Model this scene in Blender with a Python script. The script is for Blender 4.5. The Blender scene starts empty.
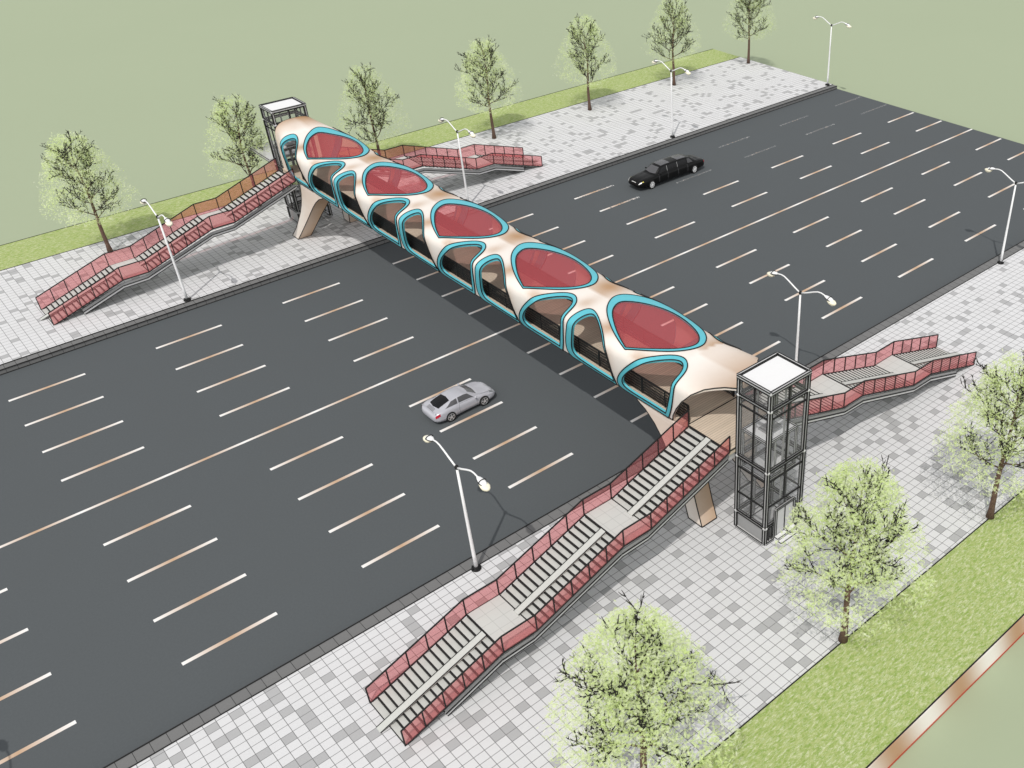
import bpy, math, random
import numpy as np
from mathutils import Vector, Matrix
from mathutils.geometry import delaunay_2d_cdt
random.seed(7)
SC = bpy.context.scene
COL = SC.collection
PI = math.pi

# ------------------------------------------------------------------ materials
def new_mat(name):
    m = bpy.data.materials.new(name); m.use_nodes = True
    nt = m.node_tree; b = nt.nodes['Principled BSDF']
    b.inputs['Roughness'].default_value = 0.7
    return m, nt, b
def col4(c): return (c[0], c[1], c[2], 1)
def plain(name, c, rough=0.6, metal=0.0, var=0.06, scale=6.0, spec=0.3):
    m, nt, b = new_mat(name)
    b.inputs['Roughness'].default_value = rough; b.inputs['Metallic'].default_value = metal
    b.inputs['Specular IOR Level'].default_value = spec
    tc = nt.nodes.new('ShaderNodeTexCoord'); n = nt.nodes.new('ShaderNodeTexNoise')
    n.inputs['Scale'].default_value = scale; n.inputs['Detail'].default_value = 4
    nt.links.new(tc.outputs['Object'], n.inputs['Vector'])
    mx = nt.nodes.new('ShaderNodeMix'); mx.data_type = 'RGBA'
    mx.inputs['A'].default_value = col4([v*(1-var) for v in c]); mx.inputs['B'].default_value = col4([min(1, v*(1+var)) for v in c])
    nt.links.new(n.outputs['Fac'], mx.inputs['Factor']); nt.links.new(mx.outputs['Result'], b.inputs['Base Color'])
    return m
class G:
    """small node-graph helper"""
    def __init__(s, m): s.nt = m.node_tree; s.b = s.nt.nodes['Principled BSDF']
    def n(s, t, **k):
        x = s.nt.nodes.new(t)
        for a, v in k.items(): setattr(x, a, v)
        return x
    def l(s, a, b): s.nt.links.new(a, b)
    def math(s, op, a, b=None, c=None):
        x = s.n('ShaderNodeMath', operation=op)
        for i, v in enumerate((a, b, c)):
            if v is None: continue
            if isinstance(v, (int, float)): x.inputs[i].default_value = v
            else: s.l(v, x.inputs[i])
        return x.outputs[0]
    def mix(s, f, a, b):
        x = s.n('ShaderNodeMix', data_type='RGBA')
        for k, v in (('Factor', f), ('A', a), ('B', b)):
            if isinstance(v, (int, float)): x.inputs[k].default_value = v
            elif isinstance(v, tuple): x.inputs[k].default_value = col4(v)
            else: s.l(v, x.inputs[k])
        return x.outputs['Result']
    def pos(s):
        g = s.n('ShaderNodeNewGeometry'); sp = s.n('ShaderNodeSeparateXYZ'); s.l(g.outputs['Position'], sp.inputs[0])
        return g.outputs['Position'], sp.outputs[0], sp.outputs[1], sp.outputs[2]
    def noise(s, vec, scale, detail=4, rough=0.55):
        x = s.n('ShaderNodeTexNoise'); s.l(vec, x.inputs['Vector'])
        x.inputs['Scale'].default_value = scale; x.inputs['Detail'].default_value = detail; x.inputs['Roughness'].default_value = rough
        return x.outputs['Fac']
    def step(s, v, lo, hi):
        x = s.n('ShaderNodeMapRange'); s.l(v, x.inputs['Value'])
        x.inputs['From Min'].default_value = lo; x.inputs['From Max'].default_value = hi
        return x.outputs['Result']

def ground_mat():
    m, nt, b = new_mat('sage_ground'); g = G(m); P, X, Y, Z = g.pos()
    f = g.noise(P, 0.03, 6); f2 = g.noise(P, 2.5, 5)
    c = g.mix(f, (0.334, 0.384, 0.262), (0.354, 0.404, 0.278))
    c = g.mix(g.math('MULTIPLY', f2, 0.12), c, (0.31, 0.36, 0.23))
    g.l(c, b.inputs['Base Color']); b.inputs['Roughness'].default_value = 0.95
    b.inputs['Specular IOR Level'].default_value = 0.1
    return m
def asphalt_mat():
    m, nt, b = new_mat('asphalt'); g = G(m); P, X, Y, Z = g.pos()
    f = g.noise(P, 9, 6, 0.7); f2 = g.noise(P, 0.25, 3)
    c = g.mix(f, (0.074, 0.082, 0.087), (0.103, 0.113, 0.118))
    c = g.mix(g.math('MULTIPLY', g.step(f2, 0.4, 0.75), 0.22), c, (0.086, 0.092, 0.095))
    g.l(c, b.inputs['Base Color']); b.inputs['Roughness'].default_value = 0.95
    b.inputs['Specular IOR Level'].default_value = 0.15
    return m
def tiles_mat(dark=0.13, px=0.54, py=0.464, ox=2.88, oy=33.75, base=(0.64, 0.64, 0.645), dk=(0.39, 0.39, 0.392), line=(0.17, 0.17, 0.17), lw=0.028, name='paving_tiles'):
    m, nt, b = new_mat(name); g = G(m); P, X, Y, Z = g.pos()
    ux = g.math('DIVIDE', g.math('SUBTRACT', X, ox), px); uy = g.math('DIVIDE', g.math('SUBTRACT', Y, oy), py)
    ix = g.math('FLOOR', ux); iy = g.math('FLOOR', uy); fx = g.math('SUBTRACT', ux, ix); fy = g.math('SUBTRACT', uy, iy)
    cb = g.n('ShaderNodeCombineXYZ'); g.l(ix, cb.inputs[0]); g.l(iy, cb.inputs[1])
    wn = g.n('ShaderNodeTexWhiteNoise', noise_dimensions='3D'); g.l(cb.outputs[0], wn.inputs['Vector'])
    isd = g.math('LESS_THAN', wn.outputs['Value'], dark)
    tone = g.noise(P, 14, 5, 0.7)
    c = g.mix(isd, base, dk)
    sp = g.n('ShaderNodeSeparateColor'); g.l(wn.outputs['Color'], sp.inputs[0])
    c = g.mix(g.math('MULTIPLY', sp.outputs[1], 0.12), c, (0.50, 0.50, 0.51))
    c = g.mix(g.math('MULTIPLY', tone, 0.12), c, (0.42, 0.42, 0.42))
    grime = g.noise(P, 0.35, 4)
    c = g.mix(g.math('MULTIPLY', g.step(grime, 0.45, 0.8), 0.15), c, (0.42, 0.41, 0.39))
    ex = g.math('MINIMUM', fx, g.math('SUBTRACT', 1.0, fx)); ey = g.math('MINIMUM', fy, g.math('SUBTRACT', 1.0, fy))
    gx = g.math('LESS_THAN', g.math('MULTIPLY', ex, px), lw/2); gy = g.math('LESS_THAN', g.math('MULTIPLY', ey, py), lw/2)
    c = g.mix(g.math('MAXIMUM', gx, gy), c, line)
    g.l(c, b.inputs['Base Color']); b.inputs['Roughness'].default_value = 0.85; b.inputs['Specular IOR Level'].default_value = 0.2
    return m
def kerb_mat(ox=2.48, px=0.692):
    m, nt, b = new_mat('kerb_stone'); g = G(m); P, X, Y, Z = g.pos()
    ux = g.math('DIVIDE', g.math('SUBTRACT', X, ox), px); fx = g.math('FRACT', ux)
    ex = g.math('MINIMUM', fx, g.math('SUBTRACT', 1.0, fx))
    f = g.noise(P, 22, 5, 0.8)
    c = g.mix(f, (0.115, 0.115, 0.114), (0.205, 0.205, 0.203))
    wn = g.n('ShaderNodeTexWhiteNoise', noise_dimensions='1D'); g.l(g.math('FLOOR', ux), wn.inputs['W'])
    c = g.mix(g.math('MULTIPLY', wn.outputs['Value'], 0.25), c, (0.12, 0.12, 0.12))
    c = g.mix(g.math('LESS_THAN', ex, 0.02), c, (0.03, 0.03, 0.03))
    g.l(c, b.inputs['Base Color']); b.inputs['Roughness'].default_value = 0.9
    return m
def marking_mat():
    m, nt, b = new_mat('road_marking_paint'); g = G(m); P, X, Y, Z = g.pos()
    fx = g.math('FRACT', g.math('DIVIDE', g.math('SUBTRACT', X, 3.02), 4.5275))
    w = g.math('ABSOLUTE', g.math('SUBTRACT', g.math('MULTIPLY', fx, 2.0), 1.0))   # 1 at the ends, 0 in the middle
    w = g.math('POWER', w, 1.1)
    c = g.mix(w, (0.50, 0.335, 0.215), (0.80, 0.79, 0.77))
    worn = g.noise(P, 5.0, 5, 0.75)
    far = g.math('MULTIPLY', g.step(Y, 58.0, 63.0), g.step(X, 38.0, 56.0))
    th = g.math('SUBTRACT', 0.82, g.math('MULTIPLY', far, 0.40))
    f = g.math('GREATER_THAN', worn, th)
    c = g.mix(f, c, (0.115, 0.125, 0.13))
    g.l(c, b.inputs['Base Color']); b.inputs['Roughness'].default_value = 0.8
    return m
def copper_mat():
    m, nt, b = new_mat('copper_edging'); g = G(m); P, X, Y, Z = g.pos()
    v = g.math('ADD', g.math('DIVIDE', g.math('SUBTRACT', X, 25.6), 4.85), g.math('MULTIPLY', Z, 0.1))
    w = g.math('ADD', g.math('MULTIPLY', g.math('COSINE', g.math('MULTIPLY', v, 2*PI)), 0.5), 0.5)
    c = g.mix(w, (0.50, 0.285, 0.17), (0.90, 0.84, 0.80))
    g.l(c, b.inputs['Base Color']); b.inputs['Roughness'].default_value = 0.5
    return m
def grass_mat():
    m, nt, b = new_mat('grass_turf'); g = G(m); P, X, Y, Z = g.pos()
    mp = g.n('ShaderNodeMapping'); g.l(P, mp.inputs[0]); mp.inputs['Rotation'].default_value = (0, 0, 0.5); mp.inputs['Scale'].default_value = (1, 2.2, 1)
    f = g.noise(mp.outputs[0], 2.6, 8, 0.82); f2 = g.noise(P, 0.5, 4)
    mp2 = g.n('ShaderNodeMapping'); g.l(P, mp2.inputs[0]); mp2.inputs['Rotation'].default_value = (0, 0, -0.7); mp2.inputs['Scale'].default_value = (1, 3.2, 1)
    f3 = g.noise(mp2.outputs[0], 3.6, 8, 0.85)
    c = g.mix(g.step(f, 0.40, 0.60), (0.21, 0.31, 0.065), (0.41, 0.45, 0.20))
    c = g.mix(g.math('MULTIPLY', g.step(f3, 0.50, 0.60), 0.80), c, (0.64, 0.65, 0.47))
    c = g.mix(g.math('MULTIPLY', f2, 0.25), c, (0.26, 0.36, 0.08))
    g.l(c, b.inputs['Base Color']); b.inputs['Roughness'].default_value = 0.95; b.inputs['Specular IOR Level'].default_value = 0.1
    return m
def wood_mat():
    m, nt, b = new_mat('deck_boards'); g = G(m); P, X, Y, Z = g.pos()
    uy = g.math('DIVIDE', Y, 0.16); iy = g.math('FLOOR', uy); fy = g.math('SUBTRACT', uy, iy)
    wn = g.n('ShaderNodeTexWhiteNoise', noise_dimensions='1D'); g.l(iy, wn.inputs['W'])
    mp = g.n('ShaderNodeMapping'); g.l(P, mp.inputs[0]); mp.inputs['Scale'].default_value = (1.2, 14, 1)
    f = g.noise(mp.outputs[0], 1.6, 6, 0.7)
    c = g.mix(f, (0.46, 0.37, 0.28), (0.76, 0.65, 0.52))
    c = g.mix(g.math('MULTIPLY', wn.outputs['Value'], 0.4), c, (0.45, 0.38, 0.30))
    e = g.math('LESS_THAN', g.math('MINIMUM', fy, g.math('SUBTRACT', 1.0, fy)), 0.05)
    c = g.mix(e, c, (0.22, 0.17, 0.12))
    g.l(c, b.inputs['Base Color']); b.inputs['Roughness'].default_value = 0.75
    return m
def shell_mat():
    m, nt, b = new_mat('bronze_white_shell'); g = G(m)
    a = g.n('ShaderNodeAttribute', attribute_name='tan'); P, X, Y, Z = g.pos()
    f = g.noise(P, 3.0, 4)
    w = g.math('ADD', a.outputs['Fac'], g.math('MULTIPLY', g.math('SUBTRACT', f, 0.5), 0.06))
    c = g.mix(w, (0.83, 0.785, 0.735), (0.42, 0.25, 0.13))
    g.l(c, b.inputs['Base Color']); b.inputs['Roughness'].default_value = 0.5; b.inputs['Specular IOR Level'].default_value = 0.25
    return m
def glass(name, transp, fac, dif, rough=0.12, gl=0.04):
    m = bpy.data.materials.new(name); m.use_nodes = True; nt = m.node_tree; nt.nodes.clear()
    o = nt.nodes.new('ShaderNodeOutputMaterial'); t = nt.nodes.new('ShaderNodeBsdfTransparent'); t.inputs[0].default_value = col4(transp)
    d = nt.nodes.new('ShaderNodeBsdfDiffuse'); d.inputs[0].default_value = col4(dif)
    x = nt.nodes.new('ShaderNodeMixShader'); x.inputs[0].default_value = fac
    nt.links.new(t.outputs[0], x.inputs[1]); nt.links.new(d.outputs[0], x.inputs[2])
    gs = nt.nodes.new('ShaderNodeBsdfGlossy'); gs.inputs['Roughness'].default_value = rough
    y = nt.nodes.new('ShaderNodeMixShader'); y.inputs[0].default_value = gl
    nt.links.new(x.outputs[0], y.inputs[1]); nt.links.new(gs.outputs[0], y.inputs[2]); nt.links.new(y.outputs[0], o.inputs[0])
    return m
def leaf_mat():
    m = bpy.data.materials.new('leaves'); m.use_nodes = True; nt = m.node_tree; nt.nodes.clear()
    o = nt.nodes.new('ShaderNodeOutputMaterial'); t = nt.nodes.new('ShaderNodeBsdfTransparent')
    d = nt.nodes.new('ShaderNodeBsdfDiffuse'); tl = nt.nodes.new('ShaderNodeBsdfTranslucent')
    a = nt.nodes.new('ShaderNodeAttribute'); a.attribute_name = 'shade'
    mx = nt.nodes.new('ShaderNodeValToRGB'); e = mx.color_ramp.elements
    e[0].color = (0.56, 0.70, 0.22, 1); e[1].color = (0.95, 0.97, 0.80, 1); e[1].position = 1
    k = e.new(0.5); k.color = (0.78, 0.90, 0.44, 1)
    nt.links.new(a.outputs['Fac'], mx.inputs[0])
    nt.links.new(mx.outputs[0], d.inputs[0]); nt.links.new(mx.outputs[0], tl.inputs[0])
    x = nt.nodes.new('ShaderNodeMixShader'); x.inputs[0].default_value = 0.5
    nt.links.new(d.outputs[0], x.inputs[1]); nt.links.new(tl.outputs[0], x.inputs[2])
    y = nt.nodes.new('ShaderNodeMixShader'); y.inputs[0].default_value = 0.48
    nt.links.new(t.outputs[0], y.inputs[1]); nt.links.new(x.outputs[0], y.inputs[2]); nt.links.new(y.outputs[0], o.inputs[0])
    return m
M = dict(
    ground=ground_mat(), asphalt=asphalt_mat(), tiles=tiles_mat(), kerb=kerb_mat(), paint=marking_mat(), copper=copper_mat(),
    grass=grass_mat(), wood=wood_mat(), shell=shell_mat(), leaf=leaf_mat(),
    line=plain('dark_joint', (0.012, 0.012, 0.012), 0.7), cyan=plain('cyan_frame_paint', (0.105, 0.47, 0.55), 0.5),
    redline=plain('rust_line', (0.35, 0.06, 0.03), 0.7),
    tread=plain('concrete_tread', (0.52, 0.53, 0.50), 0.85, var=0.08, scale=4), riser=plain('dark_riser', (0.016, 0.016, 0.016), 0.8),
    landing=tiles_mat(dark=-1, px=0.6, py=0.6, ox=0.2, oy=0, base=(0.56, 0.57, 0.54), line=(0.40, 0.41, 0.39), lw=0.02, name='landing_slab'),
    steel=plain('grey_steel', (0.30, 0.30, 0.30), 0.5), lsteel=plain('light_steel', (0.52, 0.52, 0.52), 0.45),
    white=plain('white_paint', (0.82, 0.82, 0.82), 0.4), roof=plain('roof_panel', (0.74, 0.74, 0.74), 0.6, var=0.02),
    glassred=glass('red_balustrade_glass', (0.95, 0.715, 0.72), 0.155, (0.68, 0.27, 0.28), gl=0.01),
    skyred=glass('red_skylight_glass', (0.97, 0.80, 0.80), 0.34, (0.56, 0.12, 0.135), gl=0.012),
    glassgrey=glass('grey_lift_glass', (0.965, 0.967, 0.97), 0.06, (0.62, 0.62, 0.62), gl=0.012),
    cream=plain('cream_lamp_glass', (0.86, 0.81, 0.64), 0.4), bark=plain('bark', (0.125, 0.078, 0.058), 0.95, var=0.4, scale=12),
    twig=plain('dark_twig', (0.022, 0.020, 0.017), 0.9), mesh=plain('black_railing', (0.010, 0.010, 0.010), 0.6),
    silver=plain('silver_paint', (0.50, 0.50, 0.54), 0.3, 0.25, 0.02, spec=0.6), black=plain('black_paint', (0.004, 0.004, 0.004), 0.35, 0, 0.02, spec=0.22),
    cglass=plain('car_glass', (0.09, 0.09, 0.095), 0.2, 0, 0.05, spec=0.35), dglass=plain('dark_car_glass', (0.006, 0.006, 0.007), 0.25),
    tyre=plain('tyre', (0.02, 0.02, 0.02), 0.85), rim=plain('alloy_rim', (0.55, 0.55, 0.56), 0.3, 0.5, 0.02),
    wrim=plain('bright_rim', (0.82, 0.82, 0.82), 0.3, 0.1), tail=plain('tail_lamp', (0.45, 0.02, 0.04), 0.2), chrome=plain('chrome', (0.8, 0.8, 0.78), 0.2, 0.3),
    hlamp=plain('headlamp_grey', (0.16, 0.17, 0.18), 0.15), trim=plain('grey_trim', (0.16, 0.16, 0.17), 0.5),
    roofgl=plain('sunroof_glass', (0.055, 0.055, 0.058), 0.3, spec=0.5), yellow=plain('indicator', (0.8, 0.7, 0.15), 0.3),
)

# ------------------------------------------------------------------ mesh builder
ORI = {}
class MB:
    def __init__(s): s.v = []; s.f = []; s.m = []; s.sm = []; s.mats = []
    def mi(s, mat):
        if mat not in s.mats: s.mats.append(mat)
        return s.mats.index(mat)
    def add(s, vs, fs, mat, smooth=False):
        o = len(s.v); k = s.mi(mat)
        s.v += [tuple(map(float, p)) for p in vs]
        for f in fs: s.f.append([i+o for i in f]); s.m.append(k); s.sm.append(smooth)
        return o
    BF = [(0, 3, 2, 1), (4, 5, 6, 7), (0, 1, 5, 4), (1, 2, 6, 5), (2, 3, 7, 6), (3, 0, 4, 7)]
    def box(s, x0, x1, y0, y1, z0, z1, mat):
        x0, x1 = sorted((x0, x1)); y0, y1 = sorted((y0, y1)); z0, z1 = sorted((z0, z1))
        s.add([(x0, y0, z0), (x1, y0, z0), (x1, y1, z0), (x0, y1, z0), (x0, y0, z1), (x1, y0, z1), (x1, y1, z1), (x0, y1, z1)], s.BF, mat)
    def bar(s, p, q, w, h, mat, up=(0, 0, 1)):
        p, q = Vector(p), Vector(q); d = (q-p).normalized(); u = Vector(up)
        if abs(d.dot(u)) > 0.98: u = Vector((1, 0, 0))
        r = d.cross(u).normalized(); u = r.cross(d).normalized()
        vs = [c+r*a*w/2+u*b*h/2 for c in (p, q) for a, b in ((-1, -1), (1, -1), (1, 1), (-1, 1))]
        s.add(vs, [(0, 3, 2, 1), (4, 5, 6, 7), (0, 1, 5, 4), (1, 2, 6, 5), (2, 3, 7, 6), (3, 0, 4, 7)], mat)
    def obar(s, p, q, w, h, mat, line, lw=0.035, up=(0, 0, 1)):
        """bar with thin dark arris strips along its four long edges"""
        s.bar(p, q, w, h, mat, up)
        P, Q = Vector(p), Vector(q); d = (Q-P).normalized(); u = Vector(up)
        if abs(d.dot(u)) > 0.98: u = Vector((1, 0, 0))
        r = d.cross(u).normalized(); u = r.cross(d).normalized()
        for a in (-1, 1):
            for b in (-1, 1):
                o = r*a*w/2+u*b*h/2; s.bar(P+o, Q+o, lw, lw, line, up)
    def prism(s, poly, axis, a0, a1, mat):
        """polygon of (u,v) extruded along axis 'x','y' or 'z' from a0 to a1"""
        def P(u, v, a): return {'x': (a, u, v), 'y': (u, a, v), 'z': (u, v, a)}[axis]
        n = len(poly)
        vs = [P(u, v, a0) for u, v in poly]+[P(u, v, a1) for u, v in poly]
        fs = [tuple(range(n))[::-1], tuple(range(n, 2*n))]+[(i, (i+1) % n, (i+1) % n+n, i+n) for i in range(n)]
        s.add(vs, fs, mat)
    def tube(s, path, rad, mat, n=8, closed=False, smooth=True, caps=True):
        path = [Vector(p) for p in path]; L = len(path)
        if not hasattr(rad, '__len__'): rad = [rad]*L
        base = len(s.v); vs = []; fs = []; prev = None
        for i, p in enumerate(path):
            if closed: t = (path[(i+1) % L]-path[i-1])
            else: t = path[min(i+1, L-1)]-path[max(i-1, 0)]
            if t.length < 1e-9: t = Vector((0, 0, 1))
            t.normalize()
            if prev is None:
                u = Vector((0, 0, 1)) if abs(t.z) < 0.9 else Vector((1, 0, 0)); u = (u-t*u.dot(t)).normalized()
            else:
                u = prev-t*prev.dot(t)
                u = u.normalized() if u.length > 1e-6 else Vector((1, 0, 0))
            prev = u; w = t.cross(u)
            for k in range(n):
                a = 2*PI*k/n; vs.append(p+(u*math.cos(a)+w*math.sin(a))*rad[i])
        for i in range(L if closed else L-1):
            j = (i+1) % L
            for k in range(n): fs.append((i*n+k, i*n+(k+1) % n, j*n+(k+1) % n, j*n+k))
        if not closed and caps: fs += [tuple(range(n))[::-1], tuple(range((L-1)*n, L*n))]
        s.add(vs, fs, mat, smooth)
    def lathe(s, c, prof, mat, n=16, axis='z', smooth=True):
        """profile of (radius, height) revolved about an axis through c"""
        vs = []; L = len(prof)
        for r, h in prof:
            for k in range(n):
                a = 2*PI*k/n; x, y = r*math.cos(a), r*math.sin(a)
                vs.append({'z': (c[0]+x, c[1]+y, c[2]+h), 'y': (c[0]+x, c[1]+h, c[2]+y), 'x': (c[0]+h, c[1]+x, c[2]+y)}[axis])
        fs = [(i*n+k, i*n+(k+1) % n, (i+1)*n+(k+1) % n, (i+1)*n+k) for i in range(L-1) for k in range(n)]
        fs += [tuple(range(n))[::-1], tuple(range((L-1)*n, L*n))]
        if axis == 'y': fs = [f[::-1] for f in fs]
        s.add(vs, fs, mat, smooth)
    def build(s, name, parent=None, attr=None, **props):
        me = bpy.data.meshes.new(name); o = ORI.get(parent.name, (0, 0, 0)) if parent else (0, 0, 0)
        me.from_pydata([(x-o[0], y-o[1], z-o[2]) for x, y, z in s.v], [], s.f)
        for m in s.mats: me.materials.append(m)
        me.polygons.foreach_set('material_index', s.m); me.polygons.foreach_set('use_smooth', s.sm)
        if attr:
            for k, vals in attr.items():
                a = me.attributes.new(k, 'FLOAT', 'POINT'); a.data.foreach_set('value', vals)
        me.update()
        ob = bpy.data.objects.new(name, me); COL.objects.link(ob)
        if parent: ob.parent = parent; ORI[ob.name] = o
        for k, v in props.items(): ob[k] = v
        return ob
def thing(name, loc, label, cat, group=None, local=False):
    o = bpy.data.objects.new(name, None); COL.objects.link(o); o.location = loc; o.empty_display_size = 0.3
    ORI[o.name] = (0, 0, 0) if local else tuple(loc); o['label'] = label; o['category'] = cat
    if group: o['group'] = group
    return o
def kids(o): return [c for c in bpy.data.objects if c.parent == o]
def dup(root, loc, label, rz=0.0, sc=1.0):
    allk = {}
    for c in bpy.data.objects:
        if c.parent: allk.setdefault(c.parent.name, []).append(c)
    r = root.copy(); COL.objects.link(r); r.location = loc; r.rotation_euler = (0, 0, rz); r.scale = (sc, sc, sc); r['label'] = label
    for ch in allk.get(root.name, []):
        c = ch.copy(); COL.objects.link(c); c.parent = r
        for gch in allk.get(ch.name, []):
            d = gch.copy(); COL.objects.link(d); d.parent = c
    return r

# ------------------------------------------------------------------ setting
XL, XR = -26.0, 89.3
KZ, PZ = 0.30, 0.36
GZ = -1.28
mb = MB(); mb.add([(-3000, -3000, GZ), (3000, -3000, GZ), (3000, 3000, GZ), (-3000, 3000, GZ)], [(0, 1, 2, 3)], M['ground']); mb.build('ground', kind='structure')
mb = MB(); mb.box(XL, XR, 34.705, 71.345, GZ, 0, M['asphalt']); road = mb.build('road', kind='structure')
mb = MB()
def sheet(x0, x1, y0, y1, z, mat): mb.add([(x0, y0, z), (x1, y0, z), (x1, y1, z), (x0, y1, z)], [(0, 1, 2, 3)], mat)
for y in (38.33, 41.97, 45.65, 49.30, 56.62, 60.28, 63.94, 67.60):
    for k in range(-3, 10):
        x = 3.02+9.055*k
        if x < XL: continue
        sheet(x, min(x+4.5275, XR-.05), y-.11, y+.11, 0.005, M['paint'])
sheet(XL, XR-.02, 52.83, 53.03, 0.005, M['paint'])
mb.build('road_marking', kind='structure')
def kerb(y0, y1, yr, sgn):
    mb = MB(); a, b = sorted((y0, y1)); mb.box(XL, XR, a, b, GZ+.02, PZ-.03, M['kerb'])
    for y, z in ((yr, PZ-.03), (y0 if yr == y1 else y1, PZ-.01)):
        mb.bar((XL, y, z), (XR, y, z), 0.07, 0.05, M['line'])
    mb.bar((XL, yr-sgn*0.03, 0.02), (XR, yr-sgn*0.03, 0.02), 0.06, 0.04, M['line'])
    return mb.build('kerb', kind='structure')
kerb(33.95, 34.70, 34.70, -1); kerb(71.35, 72.0, 71.35, 1)
mb = MB(); mb.box(XL, XR, 17.80, 33.945, GZ+.02, PZ, M['tiles']); mb.build('pavement', kind='structure')
mb = MB(); mb.box(XL, XR, 72.005, 87.05, GZ+.02, PZ, M['tiles']); mb.build('pavement', kind='structure')
def verge(y0, y1, name):
    mb = MB(); mb.box(XL, XR, y0+.05, y1-.05, GZ+.02, PZ+.004, M['grass'])
    for y in (y0+.02, y1-.02): mb.bar((XL, y, PZ-.0), (XR, y, PZ-.0), 0.06, 0.05, M['line'])
    mb.build(name, kind='structure')
verge(12.76, 17.80, 'grass_verge'); verge(87.05, 92.0, 'grass_verge')
mb = MB(); mb.box(XL, XR, 12.72, 12.79, GZ+.01, PZ-.03, M['copper']); mb.box(XL, XR, 92.0, 92.06, GZ+.01, PZ-.03, M['copper'])
mb.bar((XL, 12.70, GZ+.03), (XR, 12.70, GZ+.03), 0.05, 0.05, M['redline'])
mb.build('path_edging', kind='structure')

# ------------------------------------------------------------------ bridge shell surface
XC, PER = 29.33, 9.25
TS = 1.0
TM = 2+PI     # angle-like parameter: left foot 0, crown 1+PI/2, right foot TM; S_ below is arc length in metres along the section
def sec(t):
    sg = -1
    if t > 1+PI/2: t = TM-t; sg = 1
    if t < 1: return (sg*(1.97+.52*(1-max(0, min(1, 1-t))**1.66)), 5.42+2.44*t)
    return (sg*2.49*max(math.cos(t-1), 0)**(2/2.9), 7.86+.80*max(math.sin(t-1), 0)**(2/2.9))
_T = np.concatenate([np.linspace(0, 1, 120), 1+np.linspace(0, 1, 500)[1:]**2.2*PI/4, 1+PI/2-(np.linspace(1, 0, 500)[1:]**1.0)*PI/4]); _T = np.concatenate([_T, (TM-_T)[::-1][1:]])
_P = np.array([sec(t) for t in _T]); _S = np.concatenate([[0], np.cumsum(np.hypot(*np.diff(_P, axis=0).T))])
SM = float(_S[-1])
def s_of(t): return float(np.interp(t, _T, _S))
def surf(Y, s, off=0.0):
    t = float(np.interp(s, _S, _T))
    if s < 0: t = s/2.5
    if s > SM: t = TM+(s-SM)/2.5
    p = surf_t(Y, t)
    if off:
        e = .05; c = min(max(s, .06), SM-.06)
        A = surf_t(Y, float(np.interp(c+e, _S, _T))); B = surf_t(Y, float(np.interp(c-e, _S, _T)))
        nrm = (surf_t(Y+e, t)-surf_t(Y-e, t)).cross(A-B); nrm = nrm.normalized() if nrm.length > 1e-9 else Vector((0, 0, 1))
        if nrm.dot(p-Vector((XC, Y, 6.8))) < 0: nrm = -nrm
        p = p+nrm*off
    return p
def surf_t(Y, t):
    def S(Y, t):
        a = 2.492+.15*math.cos(2*PI*(Y-36.56)/PER); Zc = 8.66+.066*math.cos(2*PI*(Y-35.54)/PER); n = 2.9; hb = 1.97; z0 = 7.86
        if Y > 74:
            k = min(1, (Y-74)/4.3); k = k*k*(3-2*k); Zc = Zc*(1-k)+9.30*k
        if Y > 75.2:
            k = min(1, (Y-75.2)/3.1); k = k*k*(3-2*k); a = a*(1-k)+1.76*k; hb = hb*(1-k)+1.74*k
        sg = -1
        if t > 1+PI/2: t = TM-t; sg = 1
        if t < 1:
            z = 5.42+(z0-5.42)*t; hw = hb+(a-hb)*(1-max(0, min(1, 1-t))**1.66)
            return Vector((XC+sg*hw, Y, z))
        ct, st = math.cos(t-1), math.sin(t-1)
        return Vector((XC+sg*a*max(ct, 0)**(2/n), Y, z0+(Zc-z0)*max(st, 0)**(2/n)))
    return S(Y, t)
def smooth_loop(pts, corners, sub=5):
    """closed Catmull-Rom through pts (list of (Y,t)), sharp at the given indices"""
    n = len(pts); out = []
    for i in range(n):
        p1, p2 = pts[i], pts[(i+1) % n]
        p0 = pts[i-1] if i not in corners else (2*p1[0]-p2[0], 2*p1[1]-p2[1])
        p3 = pts[(i+2) % n] if (i+1) % n not in corners else (2*p2[0]-p1[0], 2*p2[1]-p1[1])
        for k in range(sub):
            s = k/sub
            out.append(tuple(0.5*((2*b)+(-a+c)*s+(2*a-5*b+4*c-d)*s*s+(-a+3*b-3*c+d)*s**3) for a, b, c, d in zip(p0, p1, p2, p3)))
    keep = {c*sub for c in corners}; m = len(out)
    for _ in range(14):
        out = [p if i in keep or abs(p[1]) < 1e-6 else tuple(.25*out[i-1][k]+.5*p[k]+.25*out[(i+1) % m][k] for k in (0, 1)) for i, p in enumerate(out)]
    return out
D_OUT = [(31.46, .004), (31.02, .324), (30.60, .80), (30.38, 1.50), (30.56, 2.07), (31.03, 2.30), (31.53, 2.385), (32.04, 2.29), (32.44, 2.09), (32.90, 1.77), (33.6, 1.22), (34.42, .80), (35.09, .461), (35.50, .18), (35.45, .03), (35.0, .0), (34.2, .0), (32.8, .0)]
D_IN = [(31.62, .10), (31.30, .36), (30.86, .80), (30.60, 1.48), (30.76, 1.99), (31.1, 2.19), (31.45, 2.24), (31.85, 2.13), (32.3, 1.86), (32.98, 1.33), (33.85, .88), (34.51, .60), (34.92, .36), (34.98, .19), (34.7, .115), (34.1, .10), (33.0, .10)]
T_OUT = [(35.74, .004), (35.58, .50), (35.58, .948), (35.84, 1.356), (36.62, 1.80), (37.48, 2.08), (38.4, 2.27), (38.9, 2.26), (39.1, 2.1), (39.2, 1.75), (39.27, 1.25), (39.42, .92), (39.82, .56), (40.12, .22), (40.06, .06), (39.7, .0), (39.0, .0), (37.5, .0)]
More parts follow.
